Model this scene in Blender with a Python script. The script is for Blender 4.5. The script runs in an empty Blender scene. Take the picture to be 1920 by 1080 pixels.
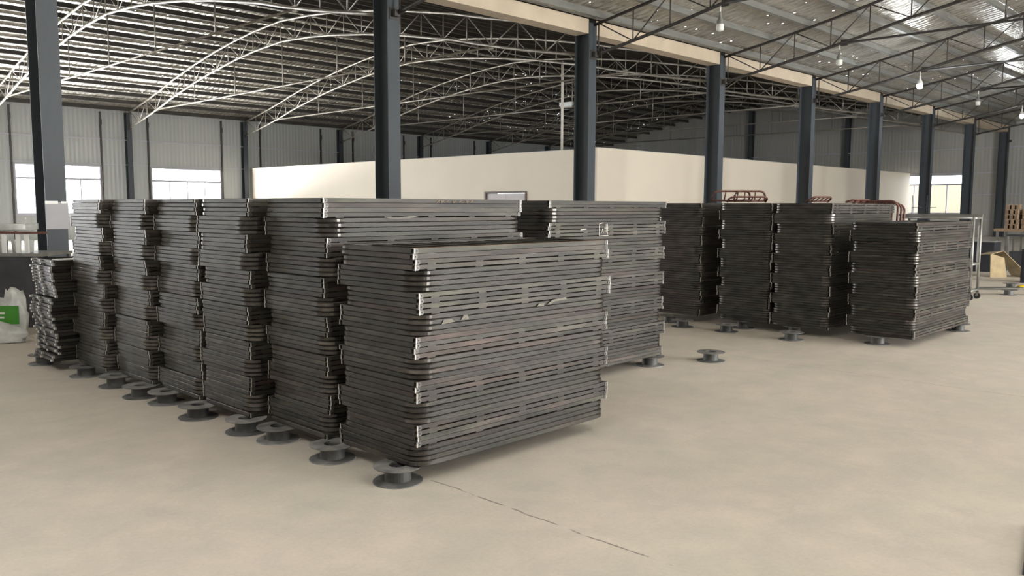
import bpy, bmesh, math, random
from mathutils import Vector, Matrix
random.seed(7)
C = bpy.context.scene.collection
scn = bpy.context.scene
PI = math.pi

# ---------------------------------------------------------------- camera
cam_d = bpy.data.cameras.new('camera'); cam = bpy.data.objects.new('camera', cam_d); C.objects.link(cam)
F_PX, PITCH, ROLL, TH = 1566.94, 0.097738, 0.0033779, 0.776126
cam_d.sensor_width = 36.0; cam_d.lens = F_PX*36.0/1920.0
cam_d.clip_start = 0.05; cam_d.clip_end = 400
fw = Vector((math.cos(TH), math.sin(TH), 0)); rt = Vector((math.sin(TH), -math.cos(TH), 0)); up = Vector((0, 0, 1))
f2 = fw*math.cos(PITCH) - up*math.sin(PITCH); u2 = up*math.cos(PITCH) + fw*math.sin(PITCH)
r3 = rt*math.cos(ROLL) + u2*math.sin(ROLL); u3 = u2*math.cos(ROLL) - rt*math.sin(ROLL)
cam.matrix_world = Matrix(((r3.x, u3.x, -f2.x, 0), (r3.y, u3.y, -f2.y, 0), (r3.z, u3.z, -f2.z, 1.6), (0, 0, 0, 1)))
scn.camera = cam

# ---------------------------------------------------------------- light
scn.view_settings.view_transform = 'Standard'; scn.view_settings.look = 'None'
scn.view_settings.gamma = 1; scn.view_settings.use_curve_mapping = False
scn.view_settings.exposure = 0.62
world = bpy.data.worlds.new('overcast_sky'); scn.world = world; world.use_nodes = True
bg = world.node_tree.nodes['Background']
bg.inputs[0].default_value = (0.93, 0.97, 1.0, 1); bg.inputs[1].default_value = 5.5

def area(name, loc, rot, sx, sy, power, col=(1, 1, 1)):
    d = bpy.data.lights.new(name, 'AREA'); d.shape = 'RECTANGLE'; d.size = sx; d.size_y = sy
    d.energy = power; d.color = col
    o = bpy.data.objects.new(name, d); C.objects.link(o); o.location = loc; o.rotation_euler = rot
    return o
# daylight through the big door openings in the near side of the hall
area('door_daylight', (17, -15.4, 2.6), (PI/2, 0, 0), 14, 5.0, 2900, (1.0, 0.97, 0.91))
# unseen overhead fill lamps added under the roof to brighten the floor
for sx_, sy_, sp_ in ((-3.0, 4.0, 520), (5.0, -6.0, 300), (14.0, -6.0, 340), (23.0, -6.0, 340)):
    area('overhead_fill', (sx_, sy_, 7.4), (0.15, 0, 0), 3.0, 11, sp_, (1.0, 0.975, 0.93))
# daylight through the windows of the long wall and of the far end wall
WINX = [(-6.85+6*k, -3.2+6*k) for k in range(0, 10)]
for k_, (a, b) in enumerate(WINX[:5]):
    area('window_daylight', ((a+b)/2, 41.93, 2.3), (-PI/2, 0, 0), 3.6, 2.2, (750, 750, 750, 260, 20)[k_], (0.95, 0.97, 1.0))
area('yard_bounce_fill', (3.0, 46.2, 0.05), (PI, 0, 0), 34, 7, 48000, (1.0, 0.98, 0.93))   # added up-facing lamp outside the windows, brightens the left roof foil

# ---------------------------------------------------------------- helpers
def mat(name, col, rough=0.6, metal=0.0, var=0.0, scale=5.0, col2=None, bump=0.0, bscale=30.0, stretch=(1, 1, 1), rnd=0.0, spec=0.5, emit=None, estr=0, detail=4):
    m = bpy.data.materials.new(name); m.use_nodes = True
    nt = m.node_tree; nd = nt.nodes; lk = nt.links
    b = nd['Principled BSDF']
    b.inputs['Base Color'].default_value = (*col, 1); b.inputs['Roughness'].default_value = rough
    b.inputs['Metallic'].default_value = metal; b.inputs['Specular IOR Level'].default_value = spec
    if emit:
        b.inputs['Emission Color'].default_value = (*emit, 1); b.inputs['Emission Strength'].default_value = estr
    tc = nd.new('ShaderNodeTexCoord'); mp = nd.new('ShaderNodeMapping'); mp.inputs['Scale'].default_value = stretch
    lk.new(tc.outputs['Object'], mp.inputs['Vector'])
    vec = mp.outputs['Vector']
    oi = nd.new('ShaderNodeObjectInfo')
    if rnd or var:
        ad = nd.new('ShaderNodeVectorMath'); ad.operation = 'ADD'
        sc = nd.new('ShaderNodeVectorMath'); sc.operation = 'SCALE'; sc.inputs['Scale'].default_value = 37.0
        cb = nd.new('ShaderNodeCombineXYZ')
        if rnd:
            lk.new(oi.outputs['Random'], cb.inputs[0]); lk.new(oi.outputs['Random'], cb.inputs[1])
        lk.new(cb.outputs[0], sc.inputs[0]); lk.new(sc.outputs[0], ad.inputs[1]); lk.new(vec, ad.inputs[0]); vec = ad.outputs[0]
    last = None
    if var or col2:
        n = nd.new('ShaderNodeTexNoise'); n.inputs['Scale'].default_value = scale; n.inputs['Detail'].default_value = detail
        lk.new(vec, n.inputs['Vector'])
        r = nd.new('ShaderNodeValToRGB'); r.color_ramp.elements[0].position = 0.3; r.color_ramp.elements[1].position = 0.72
        c2 = col2 or tuple(min(1, c*(1+var)) for c in col)
        c1 = tuple(c*(1-var) for c in col)
        r.color_ramp.elements[0].color = (*c1, 1); r.color_ramp.elements[1].color = (*c2, 1)
        lk.new(n.outputs['Fac'], r.inputs['Fac']); last = r.outputs['Color']
    if rnd:
        mr = nd.new('ShaderNodeMapRange'); mr.inputs['To Min'].default_value = 1-rnd; mr.inputs['To Max'].default_value = 1+rnd
        lk.new(oi.outputs['Random'], mr.inputs['Value'])
        mx = nd.new('ShaderNodeMix'); mx.data_type = 'RGBA'; mx.blend_type = 'MULTIPLY'; mx.inputs[0].default_value = 1
        if last: lk.new(last, mx.inputs[6])
        else: mx.inputs[6].default_value = (*col, 1)
        cc = nd.new('ShaderNodeCombineColor')
        for i in range(3): lk.new(mr.outputs[0], cc.inputs[i])
        lk.new(cc.outputs[0], mx.inputs[7]); last = mx.outputs[2]
    if last: lk.new(last, b.inputs['Base Color'])
    if bump:
        n2 = nd.new('ShaderNodeTexNoise'); n2.inputs['Scale'].default_value = bscale; n2.inputs['Detail'].default_value = 3
        lk.new(vec, n2.inputs['Vector'])
        bp = nd.new('ShaderNodeBump'); bp.inputs['Strength'].default_value = bump; bp.inputs['Distance'].default_value = 0.02
        lk.new(n2.outputs['Fac'], bp.inputs['Height']); lk.new(bp.outputs[0], b.inputs['Normal'])
    return m

M = {}
M['steel'] = mat('dark_mill_steel', (0.030, 0.0275, 0.026), 0.44, 0.3, 0.45, 3.0, (0.054, 0.051, 0.045), stretch=(0.6, 2, 6), rnd=0.30, bump=0.15, bscale=40)
def tint(m, cols, scale=0.9):
    nt = m.node_tree; nd = nt.nodes; lk = nt.links; b = nd['Principled BSDF']
    src = b.inputs['Base Color'].links[0].from_socket
    tc = nd.new('ShaderNodeTexCoord'); oi = nd.new('ShaderNodeObjectInfo')
    for k, c in enumerate(cols):
        n = nd.new('ShaderNodeTexNoise'); n.noise_dimensions = '4D'; n.inputs['Scale'].default_value = scale*(1+k*0.7); n.inputs['Detail'].default_value = 5
        w = nd.new('ShaderNodeMath'); w.operation = 'MULTIPLY_ADD'; w.inputs[1].default_value = 23.0; w.inputs[2].default_value = 5.0*k; lk.new(oi.outputs['Random'], w.inputs[0]); lk.new(w.outputs[0], n.inputs['W'])
        lk.new(tc.outputs['Object'], n.inputs['Vector'])
        r = nd.new('ShaderNodeMapRange'); r.inputs['From Min'].default_value = 0.50; r.inputs['From Max'].default_value = 0.66; r.inputs['To Max'].default_value = 0.75; lk.new(n.outputs['Fac'], r.inputs['Value'])
        x = nd.new('ShaderNodeMix'); x.data_type = 'RGBA'; x.blend_type = 'MULTIPLY'; lk.new(r.outputs[0], x.inputs[0]); lk.new(src, x.inputs[6]); x.inputs[7].default_value = (*c, 1); src = x.outputs[2]
    lk.new(src, b.inputs['Base Color'])
tint(M['steel'], [(1.25, 0.92, 0.88), (0.95, 1.10, 0.85), (1.5, 1.5, 1.5)])
M['steel_bend'] = mat('highlight_steel_bend', (0.075, 0.07, 0.066), 0.3, 0.75, 0.3, 12, (0.14, 0.13, 0.12), rnd=0.3)  # lighter, shinier steel that paints highlight lines onto the bends
M['steel_rail'] = mat('scaled_flat_steel', (0.032, 0.0295, 0.027), 0.47, 0.25, 0.45, 2.2, (0.068, 0.063, 0.055), stretch=(1.2, 3, 9), rnd=0.28, bump=0.15, bscale=40)
tint(M['steel_rail'], [(1.30, 0.95, 0.92), (0.95, 1.10, 0.86), (1.7, 1.65, 1.55)])
M['bright'] = mat('ground_bright_steel', (0.55, 0.53, 0.50), 0.4, 0.6, 0.25, 30)
M['plate'] = mat('corner_plate_steel', (0.10, 0.095, 0.09), 0.45, 0.5, 0.3, 25, rnd=0.2)
M['rust'] = mat('rusty_steel', (0.34, 0.17, 0.085), 0.75, 0.1, 0.4, 12, rnd=0.2)
M['redox'] = mat('red_oxide_tube', (0.13, 0.055, 0.042), 0.6, 0.1, 0.35, 14)
M['column'] = mat('slate_blue_paint', (0.062, 0.072, 0.084), 0.5, 0.0, 0.12, 1.5, stretch=(2, 2, 0.5), bump=0.05, spec=0.3)
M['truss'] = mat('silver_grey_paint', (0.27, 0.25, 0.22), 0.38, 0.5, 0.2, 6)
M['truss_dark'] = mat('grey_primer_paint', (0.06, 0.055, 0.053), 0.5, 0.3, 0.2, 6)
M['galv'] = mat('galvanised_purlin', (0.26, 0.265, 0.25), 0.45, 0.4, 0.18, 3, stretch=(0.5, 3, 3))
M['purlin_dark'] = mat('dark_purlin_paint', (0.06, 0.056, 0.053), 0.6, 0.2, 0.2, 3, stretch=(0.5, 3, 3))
M['beam'] = mat('cream_beam_paint', (0.55, 0.46, 0.35), 0.6, 0.0, 0.10, 2)
M['partition'] = mat('cream_panel', (0.86, 0.78, 0.66), 0.6, 0.0, 0.025, 0.6)
M['brown'] = mat('brown_door_frame', (0.10, 0.06, 0.05), 0.5, 0.0, 0.2, 8)
M['doorp'] = mat('pale_door_panel', (0.62, 0.58, 0.60), 0.5, 0.0, 0.04, 4)
M['white'] = mat('white_plastic', (0.78, 0.79, 0.78), 0.4, 0.0, 0.04, 10)
M['whitepaint'] = mat('white_pipe_paint', (0.75, 0.72, 0.66), 0.45, 0.0, 0.08, 6)
M['spool'] = mat('dusty_grey_plastic', (0.06, 0.062, 0.062), 0.5, 0.0, 0.35, 9, (0.13, 0.13, 0.125), rnd=0.35)
M['spool_dusty'] = mat('dusty_spool_flange', (0.12, 0.12, 0.118), 0.6, 0.0, 0.35, 9, (0.24, 0.235, 0.225), rnd=0.4)
M['chalk'] = mat('white_chalk', (0.75, 0.73, 0.68), 0.9, 0.0, 0.2, 60)
M['chalk_dull'] = mat('worn_pale_paint', (0.20, 0.19, 0.165), 0.8, 0.0, 0.2, 60)
M['orange'] = mat('orange_chalk', (0.36, 0.24, 0.15), 0.9, 0.0, 0.2, 60)
M['dark'] = mat('near_black_sheet', (0.045, 0.047, 0.055), 0.6, 0.1, 0.3, 4)
M['bag'] = mat('white_plastic_film', (0.55, 0.56, 0.54), 0.35, 0.0, 0.25, 6, bump=0.6, bscale=9)
M['green'] = mat('green_printed_label', (0.06, 0.27, 0.03), 0.45, 0.0, 0.15, 8)
M['paper'] = mat('grey_poster_paper', (0.42, 0.42, 0.45), 0.7, 0.0, 0.05, 4)
M['wood'] = mat('weathered_wood', (0.20, 0.14, 0.09), 0.8, 0.0, 0.35, 6, stretch=(1, 6, 6), rnd=0.2)
M['card'] = mat('brown_cardboard', (0.36, 0.28, 0.165), 0.8, 0.0, 0.2, 5, bump=0.3)
M['yellow'] = mat('yellow_plastic', (0.75, 0.52, 0.03), 0.45, 0.0, 0.05, 6)
M['navy'] = mat('dark_blue_sheet_metal', (0.018, 0.02, 0.027), 0.5, 0.1, 0.15, 6)
M['tubes'] = mat('pale_steel_tube', (0.27, 0.27, 0.255), 0.4, 0.6, 0.2, 6)
M['tyre'] = mat('black_rubber', (0.02, 0.02, 0.02), 0.7, 0.0, 0.2, 20)
M['window_frame'] = mat('white_window_profile', (0.45, 0.45, 0.52), 0.5, 0.0, 0.04, 6)
M['fence_wall'] = mat('cream_cladding_outside', (0.36, 0.31, 0.235), 0.7, 0.0, 0.05, 0.5)
M['lamp_on'] = mat('lit_bulb', (1, 1, 1), 0.4, 0, emit=(0.92, 0.97, 1.0), estr=60)
M['lamp_off'] = mat('frosted_bulb', (0.72, 0.73, 0.70), 0.4, 0, 0.04, 10)
M['brick'] = mat('brown_block', (0.22, 0.15, 0.08), 0.8, 0, 0.3, 10)

# concrete floor with joints and stains
def floor_mat():
    m = bpy.data.materials.new('dusty_concrete'); m.use_nodes = True; nt = m.node_tree; nd = nt.nodes; lk = nt.links
    b = nd['Principled BSDF']; b.inputs['Roughness'].default_value = 0.62; b.inputs['Specular IOR Level'].default_value = 0.35
    tc = nd.new('ShaderNodeTexCoord')
    def noise(s, det=5, dist=0.0, rough=0.55):
        n = nd.new('ShaderNodeTexNoise'); n.inputs['Scale'].default_value = s; n.inputs['Detail'].default_value = det
        n.inputs['Distortion'].default_value = dist; n.inputs['Roughness'].default_value = rough
        lk.new(tc.outputs['Object'], n.inputs['Vector']); return n.outputs['Fac']
    def ramp(f, p0, c0, p1, c1):
        r = nd.new('ShaderNodeValToRGB'); r.color_ramp.elements[0].position = p0; r.color_ramp.elements[1].position = p1
        r.color_ramp.elements[0].color = (*c0, 1); r.color_ramp.elements[1].color = (*c1, 1); lk.new(f, r.inputs['Fac']); return r.outputs['Color']
    def mix(f, a, c, mode='MIX'):
        x = nd.new('ShaderNodeMix'); x.data_type = 'RGBA'; x.blend_type = mode
        if isinstance(f, float): x.inputs[0].default_value = f
        else: lk.new(f, x.inputs[0])
        lk.new(a, x.inputs[6])
        if isinstance(c, tuple): x.inputs[7].default_value = (*c, 1)
        else: lk.new(c, x.inputs[7])
        return x.outputs[2]
    base = ramp(noise(0.35, 6, 0.6), 0.3, (0.49, 0.450, 0.390), 0.7, (0.57, 0.525, 0.455))
    base = mix(0.9, base, ramp(noise(0.9, 7, 0.4, 0.65), 0.32, (0.93, 0.95, 0.93), 0.68, (1.05, 1.02, 1.03)), 'MULTIPLY')
    base = mix(0.8, base, ramp(noise(3.1, 6, 0.3, 0.65), 0.35, (0.88, 0.89, 0.90), 0.65, (1.06, 1.04, 1.03)), 'MULTIPLY')
    base = mix(0.5, base, ramp(noise(45, 3), 0.35, (0.93, 0.93, 0.93), 0.6, (1.04, 1.04, 1.04)), 'MULTIPLY')
    # small dark specks
    v = nd.new('ShaderNodeTexVoronoi'); v.inputs['Scale'].default_value = 1.6; lk.new(tc.outputs['Object'], v.inputs['Vector'])
    base = mix(ramp(v.outputs['Distance'], 0.010, (1, 1, 1), 0.016, (0, 0, 0)), base, (0.12, 0.10, 0.08))
    # joints: lines along Y at x = 3.07 and 8.0, wobbling and broken
    sx = nd.new('ShaderNodeSeparateXYZ'); lk.new(tc.outputs['Object'], sx.inputs[0])
    wob = nd.new('ShaderNodeMath'); wob.operation = 'MULTIPLY_ADD'; wob.inputs[1].default_value = 0.05; lk.new(noise(3.0, 4), wob.inputs[0]); lk.new(sx.outputs['X'], wob.inputs[2])
    for x0, wid, strength in ((3.10, 0.006, 0.75), (8.05, 0.006, 0.45), (13.0, 0.008, 0.4), (-2.0, 0.006, 0.5)):
        d = nd.new('ShaderNodeMath'); d.operation = 'SUBTRACT'; lk.new(wob.outputs[0], d.inputs[0]); d.inputs[1].default_value = x0
        a = nd.new('ShaderNodeMath'); a.operation = 'ABSOLUTE'; lk.new(d.outputs[0], a.inputs[0])
        l = nd.new('ShaderNodeMath'); l.operation = 'LESS_THAN'; lk.new(a.outputs[0], l.inputs[0]); l.inputs[1].default_value = wid
        br = nd.new('ShaderNodeMapRange'); br.inputs['From Min'].default_value = 0.42; br.inputs['From Max'].default_value = 0.55; br.inputs['To Max'].default_value = strength
        lk.new(noise(9, 3), br.inputs['Value'])
        mu = nd.new('ShaderNodeMath'); mu.operation = 'MULTIPLY'; lk.new(l.outputs[0], mu.inputs[0]); lk.new(br.outputs[0], mu.inputs[1])
        base = mix(mu.outputs[0], base, (0.13, 0.115, 0.10))
    lk.new(base, b.inputs['Base Color'])
    bp = nd.new('ShaderNodeBump'); bp.inputs['Strength'].default_value = 0.12; bp.inputs['Distance'].default_value = 0.01
    lk.new(noise(14, 5), bp.inputs['Height']); lk.new(bp.outputs[0], b.inputs['Normal'])
    return m
M['floor'] = floor_mat()

# crinkled silver insulation foil under the roof sheets
def foil_mat():
    m = bpy.data.materials.new('crinkled_silver_foil'); m.use_nodes = True; nt = m.node_tree; nd = nt.nodes; lk = nt.links
    b = nd['Principled BSDF']; b.inputs['Metallic'].default_value = 0.55; b.inputs['Roughness'].default_value = 0.24
    tc = nd.new('ShaderNodeTexCoord')
    mp = nd.new('ShaderNodeMapping'); mp.inputs['Scale'].default_value = (2.2, 0.9, 1); lk.new(tc.outputs['Object'], mp.inputs['Vector'])
    n = nd.new('ShaderNodeTexNoise'); n.inputs['Scale'].default_value = 3.0; n.inputs['Detail'].default_value = 6; n.inputs['Distortion'].default_value = 1.0; lk.new(mp.outputs[0], n.inputs['Vector'])
    w = nd.new('ShaderNodeTexWave'); w.bands_direction = 'X'; w.inputs['Scale'].default_value = 1.3; w.inputs['Distortion'].default_value = 1.5; w.inputs['Detail'].default_value = 3; lk.new(tc.outputs['Object'], w.inputs['Vector'])
    ad = nd.new('ShaderNodeMath'); ad.operation = 'MULTIPLY_ADD'; ad.inputs[1].default_value = 0.35; lk.new(w.outputs['Fac'], ad.inputs[0]); lk.new(n.outputs['Fac'], ad.inputs[2])
    bp = nd.new('ShaderNodeBump'); bp.inputs['Strength'].default_value = 0.6; bp.inputs['Distance'].default_value = 0.08
    lk.new(ad.outputs[0], bp.inputs['Height']); lk.new(bp.outputs[0], b.inputs['Normal'])
    r = nd.new('ShaderNodeValToRGB'); r.color_ramp.elements[0].position = 0.3; r.color_ramp.elements[1].position = 0.7
    r.color_ramp.elements[0].color = (0.42, 0.40, 0.36, 1); r.color_ramp.elements[1].color = (0.80, 0.76, 0.68, 1)
    lk.new(n.outputs['Fac'], r.inputs['Fac']); lk.new(r.outputs[0], b.inputs['Base Color'])
    # pin holes and torn spots through which the sky shows
    m2 = nd.new('ShaderNodeMapping'); m2.inputs['Scale'].default_value = (1, 1, 0); lk.new(tc.outputs['Object'], m2.inputs['Vector'])
    v = nd.new('ShaderNodeTexVoronoi'); v.voronoi_dimensions = '2D'; v.inputs['Scale'].default_value = 1.5; lk.new(m2.outputs[0], v.inputs['Vector'])
    big = nd.new('ShaderNodeTexNoise'); big.noise_dimensions = '2D'; big.inputs['Scale'].default_value = 0.35; lk.new(m2.outputs[0], big.inputs['Vector'])
    rad = nd.new('ShaderNodeMapRange'); rad.inputs['From Min'].default_value = 0.47; rad.inputs['From Max'].default_value = 0.66; rad.inputs['To Min'].default_value = 0.0; rad.inputs['To Max'].default_value = 0.045
    lk.new(big.outputs['Fac'], rad.inputs['Value'])
    lt = nd.new('ShaderNodeMath'); lt.operation = 'LESS_THAN'; lk.new(v.outputs['Distance'], lt.inputs[0]); lk.new(rad.outputs[0], lt.inputs[1])
    tr = nd.new('ShaderNodeBsdfTransparent'); ms = nd.new('ShaderNodeMixShader'); lk.new(lt.outputs[0], ms.inputs[0]); lk.new(b.outputs[0], ms.inputs[1]); lk.new(tr.outputs[0], ms.inputs[2])
    lk.new(ms.outputs[0], nd['Material Output'].inputs[0])
    return m
M['foil'] = foil_mat()

def cladding_mat(name, c1, axis):
    m = bpy.data.materials.new(name); m.use_nodes = True; nt = m.node_tree; nd = nt.nodes; lk = nt.links
    b = nd['Principled BSDF']; b.inputs['Roughness'].default_value = 0.5
    tc = nd.new('ShaderNodeTexCoord')
    w = nd.new('ShaderNodeTexWave'); w.bands_direction = axis; w.inputs['Scale'].default_value = 1.6; lk.new(tc.outputs['Object'], w.inputs['Vector'])
    n = nd.new('ShaderNodeTexNoise'); n.inputs['Scale'].default_value = 0.5; n.inputs['Detail'].default_value = 4
    mp = nd.new('ShaderNodeMapping'); mp.inputs['Scale'].default_value = (3, 3, 0.3); lk.new(tc.outputs['Object'], mp.inputs['Vector']); lk.new(mp.outputs[0], n.inputs['Vector'])
    r = nd.new('ShaderNodeValToRGB'); r.color_ramp.elements[0].color = (*[c*0.86 for c in c1], 1); r.color_ramp.elements[1].color = (*[min(1, c*1.1) for c in c1], 1)
    lk.new(n.outputs['Fac'], r.inputs['Fac']); lk.new(r.outputs[0], b.inputs['Base Color'])
    bp = nd.new('ShaderNodeBump'); bp.inputs['Strength'].default_value = 0.5; bp.inputs['Distance'].default_value = 0.02
    lk.new(w.outputs['Fac'], bp.inputs['Height']); lk.new(bp.outputs[0], b.inputs['Normal'])
    return m
M['clad_x'] = cladding_mat('ribbed_white_cladding', (0.42, 0.44, 0.44), 'X')
M['clad_y'] = cladding_mat('ribbed_grey_cladding', (0.42, 0.42, 0.40), 'Y')

def glass_mat():
    m = bpy.data.materials.new('clear_pane'); m.use_nodes = True; nt = m.node_tree; nd = nt.nodes; lk = nt.links
    nd.remove(nd['Principled BSDF']); out = nd['Material Output']
    t = nd.new('ShaderNodeBsdfTransparent'); t.inputs[0].default_value = (0.96, 0.97, 0.97, 1)
    g = nd.new('ShaderNodeBsdfGlossy'); g.inputs['Roughness'].default_value = 0.05
    mx = nd.new('ShaderNodeMixShader'); mx.inputs[0].default_value = 0.06
    tc = nd.new('ShaderNodeTexCoord'); n = nd.new('ShaderNodeTexNoise'); n.inputs['Scale'].default_value = 2; lk.new(tc.outputs['Object'], n.inputs['Vector'])
    mr = nd.new('ShaderNodeMapRange'); mr.inputs['To Min'].default_value = 0.03; mr.inputs['To Max'].default_value = 0.09; lk.new(n.outputs['Fac'], mr.inputs['Value']); lk.new(mr.outputs[0], mx.inputs[0])
    lk.new(t.outputs[0], mx.inputs[1]); lk.new(g.outputs[0], mx.inputs[2]); lk.new(mx.outputs[0], out.inputs[0])
    return m
M['glass'] = glass_mat()

# mesh builders -------------------------------------------------
def box(bm, x0, y0, z0, x1, y1, z1):
    vs = [bm.verts.new(p) for p in ((x0, y0, z0), (x1, y0, z0), (x1, y1, z0), (x0, y1, z0), (x0, y0, z1), (x1, y0, z1), (x1, y1, z1), (x0, y1, z1))]
    for f in ((3, 2, 1, 0), (4, 5, 6, 7), (0, 1, 5, 4), (1, 2, 6, 5), (2, 3, 7, 6), (3, 0, 4, 7)):
        bm.faces.new([vs[i] for i in f])
    return vs
def tube(bm, pts, r, n=8, closed=False, caps=True):
    pts = [Vector(p) for p in pts]; rings = []
    N = len(pts)
    for i, p in enumerate(pts):
        if closed: t = (pts[(i+1) % N]-pts[i-1])
        else: t = pts[min(i+1, N-1)]-pts[max(i-1, 0)]
        t.normalize()
        a = Vector((0, 0, 1)) if abs(t.z) < 0.9 else Vector((1, 0, 0))
        u = t.cross(a).normalized(); v = u.cross(t).normalized()
        rr = r[i] if isinstance(r, (list, tuple)) else r
        rings.append([bm.verts.new(p+(u*math.cos(2*PI*k/n)+v*math.sin(2*PI*k/n))*rr) for k in range(n)])
    for i in range(N if closed else N-1):
        A = rings[i]; B = rings[(i+1) % N]
        for k in range(n): bm.faces.new((A[k], A[(k+1) % n], B[(k+1) % n], B[k]))
    if caps and not closed:
        bm.faces.new(rings[0][::-1]); bm.faces.new(rings[-1])
def lathe(bm, prof, n=24, c=(0, 0, 0)):
    rings = []
    for r, z in prof:
        rings.append([bm.verts.new((c[0]+r*math.cos(2*PI*k/n), c[1]+r*math.sin(2*PI*k/n), c[2]+z)) for k in range(n)])
    for A, B in zip(rings, rings[1:]):
        for k in range(n): bm.faces.new((A[k], A[(k+1) % n], B[(k+1) % n], B[k]))
    return rings
def sweep_sec(bm, pts, sec):
    """pts: 2D path in xy with z; sec: (outward, z) section; outward normal = right of travel"""
    pts = [Vector(p) for p in pts]; rings = []; N = len(pts)
    for i, p in enumerate(pts):
        t = (pts[min(i+1, N-1)]-pts[max(i-1, 0)]); t.z = 0; t.normalize()
        o = Vector((t.y, -t.x, 0))
        rings.append([bm.verts.new(p+o*s+Vector((0, 0, z))) for s, z in sec])
    n = len(sec)
    for A, B in zip(rings, rings[1:]):
        for k in range(n): bm.faces.new((A[k], A[(k+1) % n], B[(k+1) % n], B[k]))
    bm.faces.new(rings[0][::-1]); bm.faces.new(rings[-1])
def obj(name, bm, m, parent=None, smooth=False, loc=None):
    me = bpy.data.meshes.new(name)
    bmesh.ops.recalc_face_normals(bm, faces=bm.faces[:])
    bm.to_mesh(me); bm.free(); me.materials.append(M[m] if isinstance(m, str) else m)
    if smooth: 
        for p in me.polygons: p.use_smooth = True
    o = bpy.data.objects.new(name, me); C.objects.link(o)
    if parent: o.parent = parent
    if loc: o.location = loc
    return o
def mobj(name, me, parent=None, loc=(0, 0, 0), rz=0):
    o = bpy.data.objects.new(name, me); C.objects.link(o); o.parent = parent; o.location = loc; o.rotation_euler = (0, 0, rz); return o
def B(): return bmesh.new()
def tag(o, label, cat, group=None, kind=None):
    o['label'] = label; o['category'] = cat
    if group: o['group'] = group
    if kind: o['kind'] = kind
    return o
def thing(name, label, cat, loc=(0, 0, 0), rz=0, group=None):
    o = bpy.data.objects.new(name, None); o.empty_display_size = 0.1; C.objects.link(o); o.location = loc; o.rotation_euler = (0, 0, rz)
    return tag(o, label, cat, group)
def struct(name, bm, m, parent=None):
    o = obj(name, bm, m, parent)
    if not parent: o['kind'] = 'structure'
    return o
def dup(root, **kw):
    r = root.copy(); C.objects.link(r)
    for ch in root.children:
        c = ch.copy(); C.objects.link(c); c.parent = r
        for g in ch.children:
            d = g.copy(); C.objects.link(d); d.parent = c
    for k, v in kw.items(): r[k] = v
    return r
ONES = ['', 'first', 'second', 'third', 'fourth', 'fifth', 'sixth', 'seventh', 'eighth', 'ninth', 'tenth', 'eleventh', 'twelfth', 'thirteenth', 'fourteenth', 'fifteenth', 'sixteenth', 'seventeenth', 'eighteenth', 'nineteenth']
TENS = {20: ('twentieth', 'twenty'), 30: ('thirtieth', 'thirty'), 40: ('fortieth', 'forty'), 50: ('fiftieth', 'fifty')}
def ordn(n):
    if n < 20: return ONES[n]
    t = n//10*10
    return TENS[t][0] if n == t else TENS[t][1]+'-'+ONES[n-t]

# ---------------------------------------------------------------- setting
YC, YW, XE, YR = 13.06, 41.8, 52.35, -15.64
COLX = [4.14]+[10.2+6*k for k in range(0, 8)]           # right flange edges of the column row
bm = B(); box(bm, -12, YR, -0.12, 62, 46, 0); struct('floor', bm, 'floor')

PROF = [(0, 5.22), (1.3, 5.45), (2.5, 5.68), (4, 6.0), (5, 6.25), (7.4, 6.71), (9.1, 6.98), (11, 7.22), (12.5, 7.36), (14.35, 7.45)]
SPAN = 28.7
def zb(d):
    d = min(d, SPAN-d); d = max(d, 0)
    for (a, p), (b, q) in zip(PROF, PROF[1:]):
        if d <= b: return p+(q-p)*(d-a)/(b-a)
    return PROF[-1][1]
def zt(d): return zb(d)+0.72
ROOF = 0.27   # roof skin above the top chord centre

def roof(name, y_of_d):
    bm = B(); n = 48; rows = []
    for i in range(n+1):
        d = SPAN*i/n; y = y_of_d(d); z = zt(d)+ROOF
        rows.append([bm.verts.new((x, y, z+h)) for x in (-12, XE+0.1) for h in (0, 0.004)])
    for A, Bb in zip(rows, rows[1:]):
        bm.faces.new((A[0], Bb[0], Bb[2], A[2])); bm.faces.new((A[1], A[3], Bb[3], Bb[1]))
        bm.faces.new((A[0], A[1], Bb[1], Bb[0])); bm.faces.new((A[2], Bb[2], Bb[3], A[3]))
    bm.faces.new((rows[0][0], rows[0][2], rows[0][3], rows[0][1])); bm.faces.new((rows[-1][0], rows[-1][1], rows[-1][3], rows[-1][2]))
    o = struct(name, bm, 'foil')
    for p in o.data.polygons: p.use_smooth = False
    return o
roof('ceiling', lambda d: YC+d+0.1)
roof('ceiling', lambda d: YC-d+0.1)

# long wall with window openings
bm = B(); WT = 6.35
xs = -12
for a, b in WINX:
    if b < -12: continue
    a = max(a, -12)
    box(bm, xs, YW, 0, a, YW+0.1, WT)
    box(bm, a, YW, 0, b, YW+0.1, 1.16); box(bm, a, YW, 3.43, b, YW+0.1, WT); xs = b
box(bm, xs, YW, 0, XE, YW+0.1, WT)
struct('wall_left', bm, 'clad_x')
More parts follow.
